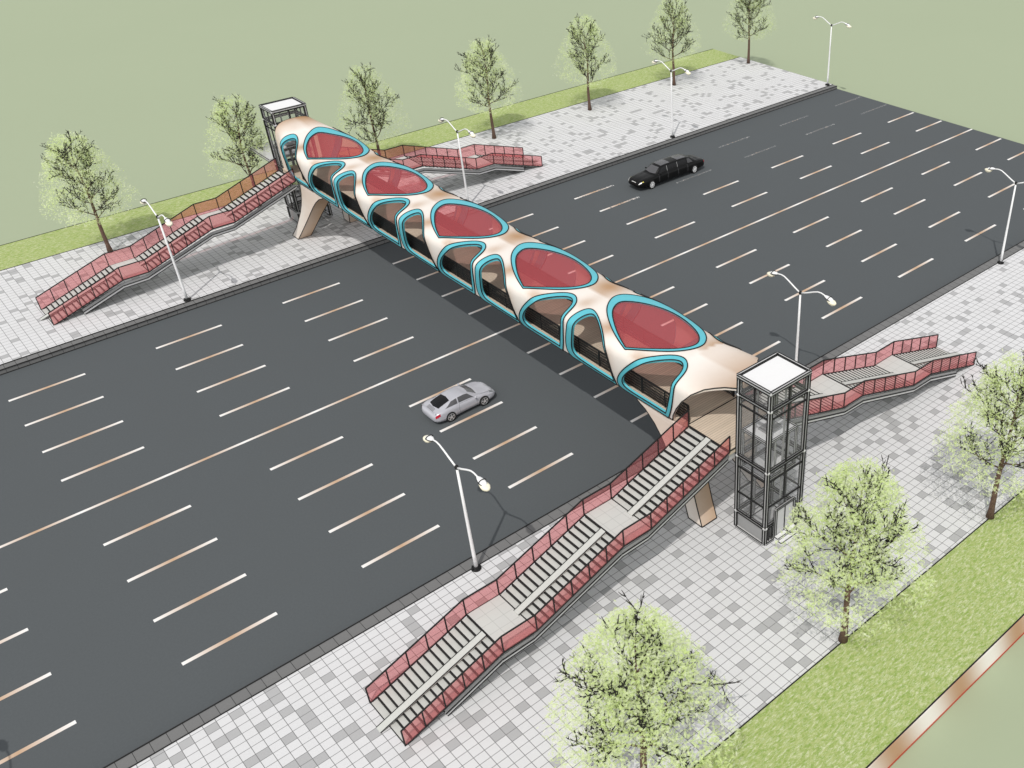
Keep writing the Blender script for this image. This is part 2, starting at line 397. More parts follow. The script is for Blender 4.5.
T_IN = [(35.84, .10), (35.66, .50), (35.65, .90), (35.91, 1.30), (36.70, 1.76), (37.55, 2.03), (38.2, 2.16), (38.5, 2.1), (38.68, 1.74), (38.72, 1.22), (38.92, .84), (39.28, .52), (39.5, .28), (39.38, .15), (39.0, .10), (38.2, .10), (37.2, .10)]
SK_OUT = [(34.5, 1.546), (35.67, 1.855), (37.15, 2.229), (38.22, 2.47), (38.85, 2.61), (39.05, 2.78), (38.85, 3.0), (38.3, 3.2), (37.6, 3.45), (36.68, 3.60), (35.33, 3.66), (34.13, 3.64), (33.1, 3.50), (32.32, 3.2), (31.81, 2.902), (31.67, 2.72), (31.81, 2.57), (32.19, 2.416), (32.66, 2.211), (33.43, 1.919), (33.98, 1.74)]
SK_IN = [(34.56, 1.64), (35.64, 1.95), (36.97, 2.308), (37.85, 2.50), (38.25, 2.62), (38.2, 2.72), (37.6, 2.89), (36.75, 3.05), (35.87, 3.2), (34.71, 3.32), (33.4, 3.21), (32.5, 3.0), (32.05, 2.78), (31.97, 2.64), (32.2, 2.52), (32.77, 2.29), (33.55, 1.98), (34.05, 1.80)]
SKC = {0}
ops = []      # kind, outer, inner
for k in range(5):
    o = PER*k
    sh = lambda pts, m=False: [(y+o, s_of(TM-t*.75 if m else t)) for y, t in pts]
    for mir in (False, True):
        ops.append(('side', smooth_loop(sh(D_OUT, mir), {0}), smooth_loop(sh(D_IN, mir), {0}), k, mir))
        ops.append(('side', smooth_loop(sh(T_OUT, mir), {0}), smooth_loop(sh(T_IN, mir), {0}), k, mir))
    ops.append(('sky', smooth_loop(sh(SK_OUT), SKC), smooth_loop(sh(SK_IN), SKC), k, False))
YF = 78.35
T0 = -0.001
MOUTH = [(31.2, T0), (31.05, .15), (30.80, .32), (30.58, .47), (29.92, .834), (29.25, 1.318), (28.82, 1.848), (28.44, 2.085), (28.09, 2.245), (27.48, 2.394), (27.1, 2.5), (27.08, 1+PI/2)]
MOUTH = [(y, s_of(t)) for y, t in MOUTH]; T0 = 0.0
MOUTH[0] = (31.2, 0.0)
near_b = MOUTH+[(y, SM-t) for y, t in MOUTH[:-1][::-1]]
right_side = [(y, SM-T0) for y in np.arange(31.5, YF-.2, .3)]
outline = [(y, t) for y, t in near_b]+right_side+[(YF, t) for t in np.linspace(SM-T0, T0, 70)]+[(y, T0) for y in np.arange(YF-.3, 31.5, -.3)]
def inpoly(p, poly):
    x, y = p; c = False; j = len(poly)-1
    for i in range(len(poly)):
        xi, yi = poly[i]; xj, yj = poly[j]
        if (yi > y) != (yj > y) and x < (xj-xi)*(y-yi)/(yj-yi)+xi: c = not c
        j = i
    return c
def mesh_region(outer, holes, step=0.26):
    """triangulate a region of the (Y,t) plane -> pts, tris"""
    V2 = []; E = []
    for lp in [outer]+holes:
        b = len(V2); V2 += [(y, t*TS) for y, t in lp]; E += [(b+i, b+(i+1) % len(lp)) for i in range(len(lp))]
    ys = [p[0] for p in outer]; ts = [p[1]*TS for p in outer]
    lo, hi = (min(ys), min(ts)), (max(ys), max(ts))
    edge = np.array(V2); boxes = [(min(p[0] for p in h), max(p[0] for p in h), h) for h in holes]
    r = 0
    t = lo[1]+step*.5
    while t < hi[1]:
        y = lo[0]+(step/2 if r % 2 else 0.0)+.05
        while y < hi[0]:
            if inpoly((y, t/TS), outer) and not any(a < y < b and inpoly((y, t/TS), h) for a, b, h in boxes):
                if np.min(np.abs(edge[:, 0]-y)+np.abs(edge[:, 1]-t)) > step*.4: V2.append((y, t))
            y += step
        t += step; r += 1
    v, e, f, *_ = delaunay_2d_cdt([Vector(p) for p in V2], E, [], 0, 1e-5)
    pts = [(p[0], p[1]/TS) for p in v]; tr = []
    for a in f:
        c = (sum(pts[i][0] for i in a)/3, sum(pts[i][1] for i in a)/3)
        if inpoly(c, outer) and not any(x0 < c[0] < x1 and inpoly(c, h) for x0, x1, h in boxes): tr.append(tuple(a))
    return pts, tr
def shell_solid(mb, pts, tr, o1, o2, mat, wallmat=None):
    """two skins of the region at offsets o1 (outside) and o2 (inside) joined by walls"""
    n = len(pts); A = [surf(y, t, o1) for y, t in pts]; B = [surf(y, t, o2) for y, t in pts]
    # orient outward
    up = []
    for a, b, c in tr:
        nn = (A[b]-A[a]).cross(A[c]-A[a]); cen = (A[a]+A[b]+A[c])/3
        up.append((a, b, c) if nn.dot(cen-Vector((XC, cen.y, 6.6))) > 0 else (a, c, b))
    mb.add(A+B, up+[(a+n, c+n, b+n) for a, b, c in up], mat, True)
    cnt = {}
    for a, b, c in up:
        for e in ((a, b), (b, c), (c, a)): cnt[e] = cnt.get(e, 0)+1
    W = []; F = []
    for (a, b) in cnt:
        if (b, a) not in cnt:
            k = len(W); W += [A[a], A[b], B[b], B[a]]; F.append((k+1, k, k+3, k+2))
    mb.add(W, F, wallmat or mat)
    return n
def tanv(y, t):
    t = float(np.interp(t, _S, _T))
    v = 0.10; ym = (y-30.3) % PER+30.3
    for yy in (ym, ym-PER, ym+PER):
        def g(cy, ct, sy, st, a): return a*math.exp(-((yy-cy)/sy)**2-((t-ct)/st)**2)
        v += g(36.6, 2.0, .7, .35, .75)+g(32.9, 1.6, .5, .35, .4)+g(33.6, 1.5, .5, .3, .55)+g(39.6, 2.35, .5, .25, .50)+g(35.6, .9, .4, .4, .3)
        if t > 2.62: v += g(40.2, 3.0, 1.2, .6, .85)
        v += g(41.2, 4.1, 2.0, .8, .4)
    if y < 31.3:
        v = 0.04+0.80*max(0, min(1, (31.0-y)/3.6))**1.2*(0.30+0.70*max(0, min(1, (t-.6)/1.6)))
        if t > 2.58: v = 0.30+0.5*max(0, min(1, (30.6-y)/2.4))
    if y > 76.0: v = max(0.0, v*.3)+0.8*max(0, min(1, (y-76.2)/2.1))*(0.5+0.5*math.sin(min(max(t-1, 0), PI)))+(0.12 if t > 2.58 else 0)
    return max(0, min(1, v))
bridge = thing('footbridge', (XC, 52.7, PZ), 'white and bronze footbridge with cyan rimmed openings and red skylights spanning the road', 'footbridge')
pts, tr = mesh_region(outline, [o[1] for o in ops])
mb = MB(); shell_solid(mb, pts, tr, 0.0, -0.16, M['shell'])
tv = [tanv(y, t) for y, t in pts]; tv = tv+tv+[0.25]*(len(mb.v)-2*len(pts))
shell = mb.build('shell', bridge, attr={'tan': tv})
# dark seam along the mouths and the ridge of the end vault
mb = MB()
mb.tube([surf(y, t, -.02) for y, t in near_b], .036, M['line'], 5)
mb.tube([surf(YF, t, -.02) for t in np.linspace(T0, SM-T0, 60)], .034, M['line'], 5)
for tt in (T0, SM-T0): mb.tube([surf(y, tt, 0.0) for y in np.arange(31.2, YF, .8)], .036, M['line'], 5)
mb.build('edge_seam', shell)
for kind, outer, inner, k, mir in ops:
    p2, t2 = mesh_region(outer, [inner], 0.22)
    mb = MB(); shell_solid(mb, p2, t2, 0.035, -0.12, M['cyan'])
    fr = mb.build('skylight_frame' if kind == 'sky' else 'opening_frame', bridge)
    mb = MB()
    for lp, r, of in ((outer, .036, .035), (inner, .034, .035)):
        mb.tube([surf(y, t, of) for y, t in lp], r, M['line'], 5, closed=True)
    mb.build('gasket', fr)
    if kind == 'sky':
        p3, t3 = mesh_region(inner, [], 0.3)
        mb = MB(); shell_solid(mb, p3, t3, -0.02, -0.05, M['skyred'])
        mb.build('glass_pane', fr)
# deck, underside
mb = MB(); mb.box(27.46, 31.20, 30.06, YF-.05, 5.35, 5.60, M['wood'])
mb.build('deck', bridge)
mb = MB()
prof = [(27.42, 5.34), (27.80, 5.12), (28.4, 4.92), (29.33, 4.86), (30.26, 4.92), (30.86, 5.12), (31.24, 5.34)]
mb.prism(prof, 'y', 31.2, YF-.02, M['shell'])
mb.build('soffit', bridge, attr={'tan': [0.35]*len(mb.v)})
for sy in (0, 1):
    y0, y1 = ((26.97, 30.05), (75.15, 78.3))[sy]
    if sy == 0:
        mb = MB(); mb.box(27.40, 31.25, y0, y1, 5.40, 5.65, M['wood'])
        for a, b in (((27.40, y0), (31.25, y0)), ((27.40, y0), (27.40, y1)), ((31.25, y0), (31.25, y1)), ((27.40, y1), (31.25, y1))):
            mb.bar((a[0], a[1], 5.65), (b[0], b[1], 5.65), .05, .05, M['line'])
        mb.box(27.5, 31.15, y0+.1, y1-.05, 4.95, 5.40, M['lsteel'])
        mb.build('entrance_platform', bridge)
    else:
        mb = MB(); mb.box(27.46, 31.2, 80.86, 84.75, 5.42, 5.62, M['lsteel'])
        for a, b in (((27.46, 80.86), (27.46, 84.75)), ((27.46, 84.75), (31.2, 84.75)), ((31.2, 80.86), (31.2, 84.75))):
            for z in (5.42, 5.62): mb.bar((a[0], a[1], z), (b[0], b[1], z), .04, .04, M['line'])
        mb.build('rear_platform', bridge)
# railings inside
for x, ya, yb in ((27.66, 30.25, 75.1), (31.00, 30.25, 75.1)):
    mb = MB(); y = ya
    while y <= yb: mb.box(x-.014, x+.014, y-.022, y+.022, 5.60, 6.62, M['mesh']); y += .10
    for z in (5.70, 5.88, 6.06, 6.24, 6.42): mb.box(x-.012, x+.012, ya, yb, z-.02, z+.02, M['mesh'])
    mb.box(x-.04, x+.04, ya, yb, 6.60, 6.67, M['mesh'])
    y = ya
    while y <= yb+.1: mb.box(x-.035, x+.035, y-.035, y+.035, 5.60, 6.62, M['mesh']); y += 1.85
    mb.build('railing', bridge)
# piers: curved, flared box legs
def pier(far, right):
    lev = [(5.25, 30.20, 34.10, 27.36, 28.75), (4.95, 30.18, 33.35, 27.34, 28.70), (4.45, 30.12, 32.60, 27.30, 28.6), (3.9, 30.0, 32.0, 27.24, 28.5), (3.4, 29.85, 31.55, 27.17, 28.38), (2.7, 29.55, 30.95, 27.05, 28.2), (1.9, 29.1, 30.3, 26.88, 28.0), (1.1, 28.6, 29.65, 26.70, 27.8), (PZ, 28.03, 29.09, 26.48, 27.58)]
    rings = []
    for z, a, b, c, d in lev:
        if far: a, b = 105.32-b, 105.32-a
        if right: c, d = 2*XC-d, 2*XC-c
        rings.append([(c, a, z), (d, a, z), (d, b, z), (c, b, z)])
    mb = MB(); tan = []
    for k in range(4):
        vs = []; fs = []
        for i, r in enumerate(rings): vs += [r[k], r[(k+1) % 4]]; u = abs(i/8-.45); 
        for i in range(len(rings)-1): fs.append((2*i, 2*i+2, 2*i+3, 2*i+1))
        mb.add(vs, fs, M['shell'], True)
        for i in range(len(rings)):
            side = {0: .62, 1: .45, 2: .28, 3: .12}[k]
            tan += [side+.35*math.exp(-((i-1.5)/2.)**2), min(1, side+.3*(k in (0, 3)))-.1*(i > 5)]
    mb.add([rings[0][j] for j in range(4)], [(0, 1, 2, 3)], M['shell']); tan += [.2]*4
    n0 = len(mb.v)
    for k in range(4): mb.tube([r[k] for r in rings], .034, M['line'], 5)
    r = rings[-1]
    for k in range(4): mb.bar((r[k][0], r[k][1], PZ+.02), (r[(k+1) % 4][0], r[(k+1) % 4][1], PZ+.02), .05, .04, M['line'])
    tan += [0]*(len(mb.v)-n0)
    mb.build('pier', bridge, attr={'tan': tan})
for far in (0, 1):
    for right in (0, 1): pier(far, right)

# ------------------------------------------------------------------ staircases
def staircase(side, y0, y1, dx, label):
    """side -1 descends towards lower x, +1 towards higher x"""
    xt = (27.40 if side < 0 else 31.25)+dx
    X = lambda s: xt+side*s
    SEG = [(0, 5.63, 5.30, 3.83, 'f'), (5.30, 3.83, 7.02, 3.83, 'l'), (7.02, 3.83, 12.24, 2.07, 'f'), (12.24, 2.07, 14.05, 2.07, 'l'), (14.05, 2.07, 19.25, PZ+.02, 'f')]
    root = thing('staircase', (X(19.25), (y0+y1)/2, PZ), label, 'staircase', 'four outdoor staircases of the footbridge')
    yr = y0+1.47 if y0 < 50 else y0+1.47
    for s0, z0, s1, z1, kd in SEG:
        mb = MB()
        if kd == 'l':
            mb.box(X(s0), X(s1), y0+.04, y1-.04, z0-.14, z0, M['landing'])
            for s in (s0, s1): mb.bar((X(s), y0+.04, z0), (X(s), y1-.04, z0), .05, .05, M['line'])
            mb.build('landing', root); continue
        n = 15; ds = (s1-s0)/n; dz = (z0-z1)/n
        for i in range(n):
            a = s0+i*ds; zt = z0-i*dz-(dz if True else 0)
            top = z0-i*dz-dz*0.999
            mb.box(X(a+.0), X(a+ds), y0+.06, y1-.06, top-.05, top, M['tread'])
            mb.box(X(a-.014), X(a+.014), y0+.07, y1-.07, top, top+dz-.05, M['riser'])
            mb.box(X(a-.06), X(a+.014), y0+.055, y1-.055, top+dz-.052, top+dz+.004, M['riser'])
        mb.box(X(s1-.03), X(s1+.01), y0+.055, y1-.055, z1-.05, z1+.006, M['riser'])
        fl = mb.build('flight', root)
        mb = MB(); e = .12 if s1 < 19 else .45
        mb.add([(X(s0+.05), yr-.19, z0+.05), (X(s1+e), yr-.19, z1+.05-(e-.12)*.1), (X(s1+e), yr+.19, z1+.05-(e-.12)*.1), (X(s0+.05), yr+.19, z0+.05),
                (X(s0+.05), yr-.19, z0-.07), (X(s1+e), yr-.19, z1+.0-(e-.12)*.1), (X(s1+e), yr+.19, z1+.0-(e-.12)*.1), (X(s0+.05), yr+.19, z0-.07)],
               [(3, 2, 1, 0), (4, 5, 6, 7), (0, 1, 5, 4), (1, 2, 6, 5), (2, 3, 7, 6), (3, 0, 4, 7)], M['tread'])
        for yy in (yr-.19, yr+.19): mb.bar((X(s0+.05), yy, z0+.05), (X(s1+e), yy, z1+.05-(e-.12)*.1), .035, .03, M['line'])
        mb.build('bicycle_ramp', fl)
    def path(s):
        for s0, z0, s1, z1, kd in SEG:
            if s <= s1+1e-6: return z0+(z1-z0)*(s-s0)/(s1-s0)
        return PZ
    breaks = [0, 1.06, 2.12, 3.18, 4.24, 5.30, 7.02, 8.06, 9.11, 10.15, 11.2, 12.24, 14.05, 15.09, 16.13, 17.17, 18.21, 19.25]
    for y in (y0, y1):
        fr = MB()
        for a, b in zip(breaks[:-1], breaks[1:]):
            g = MB(); poly = [(X(a+.01), path(a)-.02), (X(b-.01), path(b)-.02), (X(b-.01), path(b)+.98), (X(a+.01), path(a)+.98)]
            g.prism(poly, 'y', y-.012, y+.012, M['glassred']); g.build('glass_panel', root)
            fr.bar((X(a), y, path(a)+.98), (X(b), y, path(b)+.98), .06, .055, M['line'])
            fr.bar((X(a), y, path(a)-.04), (X(b), y, path(b)-.04), .06, .06, M['line'])
        for s in breaks: fr.box(X(s)-.028, X(s)+.028, y-.03, y+.03, path(s)-.04, path(s)+.98, M['line'])
        fr.build('balustrade_frame', root)
    for y in (y0+.10, y1-.10):
        mb = MB(); P = []
        for s, dd in ((0.05, .54), (5.48, .54), (7.14, .54), (12.42, .54), (14.17, .54), (17.2, .54)):
            P.append((X(s), y, path(s)-dd))
        for p, q in zip(P[:-1], P[1:]):
            mb.obar(p, q, .15, .18, M['lsteel'], M['line'], .05)
            q2 = [Vector(p)+Vector((0, 0, .18)), Vector(q)+Vector((0, 0, .18))]
            mb.bar(q2[0], q2[1], .05, .20, M['steel'])
        mb.build('stringer', root)
    return root
staircase(-1, 26.97, 30.0, 0, 'long staircase with red glass sides in the foreground, descending to the lower left')
staircase(1, 26.97, 30.0, 0, 'grey staircase with red glass sides behind the near lift tower, descending to the right')
staircase(-1, 75.15, 78.2, -.3, 'far staircase with red glass sides descending to the left across the road')
staircase(1, 75.15, 78.2, -.2, 'far staircase with red glass sides descending to the right across the road')

# ------------------------------------------------------------------ lift towers
def lift_tower(far, label):
    F = (lambda y: 105.55-y) if far else (lambda y: y)
    x0, x1, y0, y1 = 27.93, 30.58, 24.84, 26.88
    root = thing('lift_tower', ((x0+x1)/2, F((y0+y1)/2), PZ), label, 'lift tower', 'two glass lift towers of the footbridge')
    LV = [PZ+.08, 1.5, 5.2, 8.95, 9.95]
    c = [(x0, y0), (x1, y0), (x1, y1), (x0, y1)]
    for x, y in c:
        mb = MB(); y = F(y)
        mb.obar((x, y, PZ+.05), (x, y, 9.98), .15, .15, M['lsteel'], M['line'], .065)
        for z in LV[1:]: mb.lathe((x, y, z-.07), [(.06, -.01), (.13, 0), (.15, .07), (.13, .14), (.06, .15)], M['lsteel'], 8)
        mb.build('corner_post', root)
    for i in range(4):
        (xa, ya), (xb, yb) = c[i], c[(i+1) % 4]; ya, yb = F(ya), F(yb)
        for z in LV[1:]:
            mb = MB(); mb.obar((xa, ya, z), (xb, yb, z), .11, .14, M['lsteel'], M['line'], .065)
            mb.build('cross_rail', root)
        g = MB(); ax = 'x' if abs(xa-xb) < .01 else 'y'
        if ax == 'x': g.box(xa-.01, xa+.01, min(ya, yb)+.07, max(ya, yb)-.07, PZ+.15, 9.9, M['glassgrey'])
        else: g.box(min(xa, xb)+.07, max(xa, xb)-.07, ya-.01, ya+.01, PZ+.15, 9.9, M['glassgrey'])
        gw = g.build('glass_wall', root)
        m2 = MB(); mx, my = (xa+xb)/2, (ya+yb)/2; ox, oy = (.03 if ax == 'x' else 0), (0 if ax == 'x' else .03)
        if i == 0: m2.box(mx-.04, mx+.04, my-.04, my+.04, 2.8, 9.9, M['mesh'])
        else: m2.box(mx-.04, mx+.04, my-.04, my+.04, PZ+.1 if i != 3 else 1.5, 9.9, M['mesh'])
        for z in (2.82, 4.50, 8.40):
            m2.bar((xa, ya, z), (xb, yb, z), .075, .075, M['mesh'])
        m2.build('glazing_bar', gw)
    mb = MB(); ya, yb = sorted((F(y0), F(y1)))
    for a, b in (((x0, ya), (x1, ya)), ((x1, ya), (x1, yb)), ((x1, yb), (x0, yb)), ((x0, yb), (x0, ya))):
        mb.obar((a[0], a[1], PZ+.06), (b[0], b[1], PZ+.06), .24, .12, M['lsteel'], M['line'], .04)
    mb.box(x0+.12, x1-.12, ya+.12, yb-.12, PZ, PZ+.06, M['lsteel'])
    mb.build('plinth', root)
    mb = MB(); e = .07
    mb.box(x0+.05, x1-.05, ya+.05, yb-.05, 9.98, 10.05, M['roof'])
    for a, b in (((x0-e, ya-e), (x1+e, ya-e)), ((x1+e, ya-e), (x1+e, yb+e)), ((x1+e, yb+e), (x0-e, yb+e)), ((x0-e, yb+e), (x0-e, ya-e))):
        mb.obar((a[0], a[1], 10.02), (b[0], b[1], 10.02), .13, .13, M['lsteel'], M['line'], .045)
    mb.build('roof', root)
    # door with frame and step, on the outer face
    yd = F(y0-.10); s = -1 if not far else 1
    mb = MB(); mb.obar((28.60, yd, PZ+.05), (28.60, yd, 2.42), .10, .14, M['steel'], M['line'], .035); mb.obar((29.98, yd, PZ+.05), (29.98, yd, 2.42), .10, .14, M['steel'], M['line'], .035)
    mb.obar((28.60, yd, 2.42), (29.98, yd, 2.42), .12, .10, M['steel'], M['line'], .035)
    d = mb.build('door_frame', root)
    for xa, xb in ((28.67, 29.275), (29.305, 29.91)):
        mb = MB(); mb.box(xa, xb, yd-.02, yd+.02, PZ+.06, 2.36, M['lsteel'])
        mb.bar((xa if xa > 29 else xb, yd+s*.03, PZ+.06), (xa if xa > 29 else xb, yd+s*.03, 2.36), .03, .03, M['line'])
        mb.build('door', root)
    mb = MB(); mb.box(28.5, 30.0, F(y0-.16), F(y0-.68), PZ, PZ+.15, M['roof'])
    mb.box(28.5, 30.0, F(y0-.16), F(y0-.42), PZ+.15, PZ+.28, M['roof'])
    for yy, z in ((y0-.68, .15), (y0-.42, .28), (y0-.42, .16)): mb.bar((28.5, F(yy), PZ+z), (30.0, F(yy), PZ+z), .035, .035, M['line'])
    for xx in (28.5, 30.0): mb.bar((xx, F(y0-.16), PZ+.28), (xx, F(y0-.42), PZ+.28), .035, .035, M['line']); mb.bar((xx, F(y0-.42), PZ+.15), (xx, F(y0-.68), PZ+.15), .035, .035, M['line'])
    mb.build('door_step', root)
    # side panels by the door
    mb = MB()
    for xx in (28.22, 28.42, 30.25):
        pb = MB(); pb.obar((xx, F(y0-.02), PZ+.1), (xx, F(y0-.02), 1.5), .05, .05, M['lsteel'], M['line'], .03); pb.build('side_post', root)
    mb.box(x0-.015, x0+.015, min(F(y0), F(y1))+.1, max(F(y0), F(y1))-.1, PZ+.12, 1.42, M['steel'])
    mb.build('base_panel', root)
    # cabin
    cx0, cx1, cy0, cy1, cz0, cz1 = 28.08, 30.2, 25.05, 26.72, 4.45, 6.8
    mb = MB(); A, B = sorted((F(cy0), F(cy1)))
    mb.box(cx0+.05, cx1-.05, A+.05, B-.05, cz1-.06, cz1, M['roof']); mb.box(cx0+.55, cx1-.55, A+.5, B-.5, cz1, cz1+.12, M['steel'])
    for z in (cz0, cz1):
        for a, b in (((cx0, A), (cx1, A)), ((cx1, A), (cx1, B)), ((cx1, B), (cx0, B)), ((cx0, B), (cx0, A))):
            mb.obar((a[0], a[1], z), (b[0], b[1], z), .10, .10, M['lsteel'], M['line'], .035)
    for x in (cx0, cx1):
        for y in (A, B): mb.obar((x, y, cz0), (x, y, cz1), .09, .09, M['lsteel'], M['line'], .03)
    mb.box(cx0+.05, cx1-.05, A+.05, B-.05, cz0-.02, cz0+.05, M['roof'])
    for x in (28.7, 29.3, 29.7): mb.box(x-.05, x+.05, A+.02, A+.06, cz0, cz1, M['steel'])
    mb.box(cx0-.01, cx0+.01, A+.05, B-.05, cz0, cz1, M['glassgrey'])
    mb.box(cx1-.01, cx1+.01, A+.05, B-.05, cz0, cz1, M['glassgrey'])
    mb.build('lift_cabin', root)
    # guide rails of the lift
    mb = MB()
    for y in (25.0, 26.85): mb.box(29.15, 29.23, F(y)-.04, F(y)+.04, PZ+.06, 9.9, M['steel'])
    mb.build('guide_rail', root)
lift_tower(False, 'tall glass lift tower with white roof on the near pavement between the two near staircases')
lift_tower(True, 'far glass lift tower with dark frame behind the distant end of the footbridge')

# ------------------------------------------------------------------ street lamps
def lamp_master(label, loc):
    root = thing('street_lamp', loc, label, 'street lamp', 'white double armed street lamps along both kerbs', local=True)
    mb = MB(); mb.lathe((0, 0, 0), [(.10, .1), (.095, 1.0), (.075, 4.2), (.06, 6.62)], M['white'], 12); mb.build('pole', root)
    mb = MB(); mb.lathe((0, 0, 0), [(.26, 0), (.26, .05), (.15, .07), (.15, .16), (.11, .2)], M['line'], 14)
    for k in range(6):
        a = k*PI/3; mb.box(.21*math.cos(a)-.035, .21*math.cos(a)+.035, .21*math.sin(a)-.035, .21*math.sin(a)+.035, .04, .14, M['line'])
    mb.build('base_plate', root)
    mb = MB(); mb.lathe((0, 0, 6.56), [(.07, 0), (.10, .02), (.11, .1), (.09, .17), (.04, .22)], M['line'], 10); mb.build('collar', root)
    for s in (-1, 1):
        mb = MB(); path = [(0, 0, 6.62), (0, .5*s, 6.84), (0, 1.0*s, 7.09), (0, 1.35*s, 7.24), (0, 1.6*s, 7.27), (0, 1.85*s, 7.23), (0, 2.05*s, 7.16)]
        mb.tube(path, [.05, .048, .045, .042, .04, .04, .04], M['white'], 8); arm = mb.build('arm', root)
        mb = MB(); R = 12
        vs = []; fs = []
        secs = [(1.90, .06, .04, 7.20), (2.0, .11, .07, 7.19), (2.14, .15, .10, 7.16), (2.32, .165, .11, 7.13), (2.46, .13, .08, 7.10), (2.54, .06, .04, 7.08)]
        for y, w, h, z in secs:
            for k in range(R):
                a = 2*PI*k/R; vs.append((w*math.cos(a), s*y, z+h*max(math.sin(a), -.35)))
        for i in range(len(secs)-1):
            for k in range(R): fs.append((i*R+k, i*R+(k+1) % R, (i+1)*R+(k+1) % R, (i+1)*R+k))
        fs += [tuple(range(R)), tuple(range((len(secs)-1)*R, len(secs)*R))]
        mb.add(vs, fs, M['white'], True)
        mb.tube([(w*1.03*c, s*y, z-.035) for c in (1,) for y, w, h, z in secs]+[(-w*1.03, s*y, z-.035) for y, w, h, z in secs[::-1]], .022, M['line'], 5, closed=True)
        mb.tube([(.2*math.cos(a), s*2.28, 7.15+.13*math.sin(a)) for a in np.linspace(0, PI, 8)], .022, M['line'], 5)
        hd = mb.build('lamp_head', root)
        mb = MB(); secs = [(2.14, .08, .05), (2.22, .18, .16), (2.40, .225, .25), (2.56, .215, .24), (2.70, .13, .15), (2.76, .05, .05)]; vs = []; fs = []
        for y, w, h in secs:
            for k in range(R):
                a = 2*PI*k/R; vs.append((w*math.cos(a), s*y, 7.10-(y-2.0)*.12-.03+h*.92*(math.sin(a) if math.sin(a) < 0 else .42*math.sin(a))))
        for i in range(len(secs)-1):
            for k in range(R): fs.append((i*R+k, i*R+(k+1) % R, (i+1)*R+(k+1) % R, (i+1)*R+k))
        fs += [tuple(range(R)), tuple(range((len(secs)-1)*R, len(secs)*R))]
        mb.add(vs, fs, M['cream'], True); mb.build('lamp_glass', hd)
    return root
L0 = lamp_master('white street lamp in the foreground, on the kerb beside the lower left staircase', (16.1, 33.8, PZ))
for x, y, lb in ((-8.08, 33.8, 'white street lamp just outside the lower left corner, its shadow on the road'),
                 (40.28, 33.8, 'white double armed street lamp just behind the near lift tower'),
                 (64.46, 33.8, 'white double armed street lamp on the near kerb at the right edge, beyond the staircases'),
                 (16.05, 72.25, 'white double armed street lamp in front of the far left staircase'),
                 (40.26, 72.25, 'white double armed street lamp in front of the far right staircase'),
                 (64.44, 72.25, 'white double armed street lamp on the far kerb above the black limousine'),
                 (88.62, 72.25, 'white double armed street lamp at the far right corner where the pavement ends')):
    dup(L0, (x, y, PZ), lb)

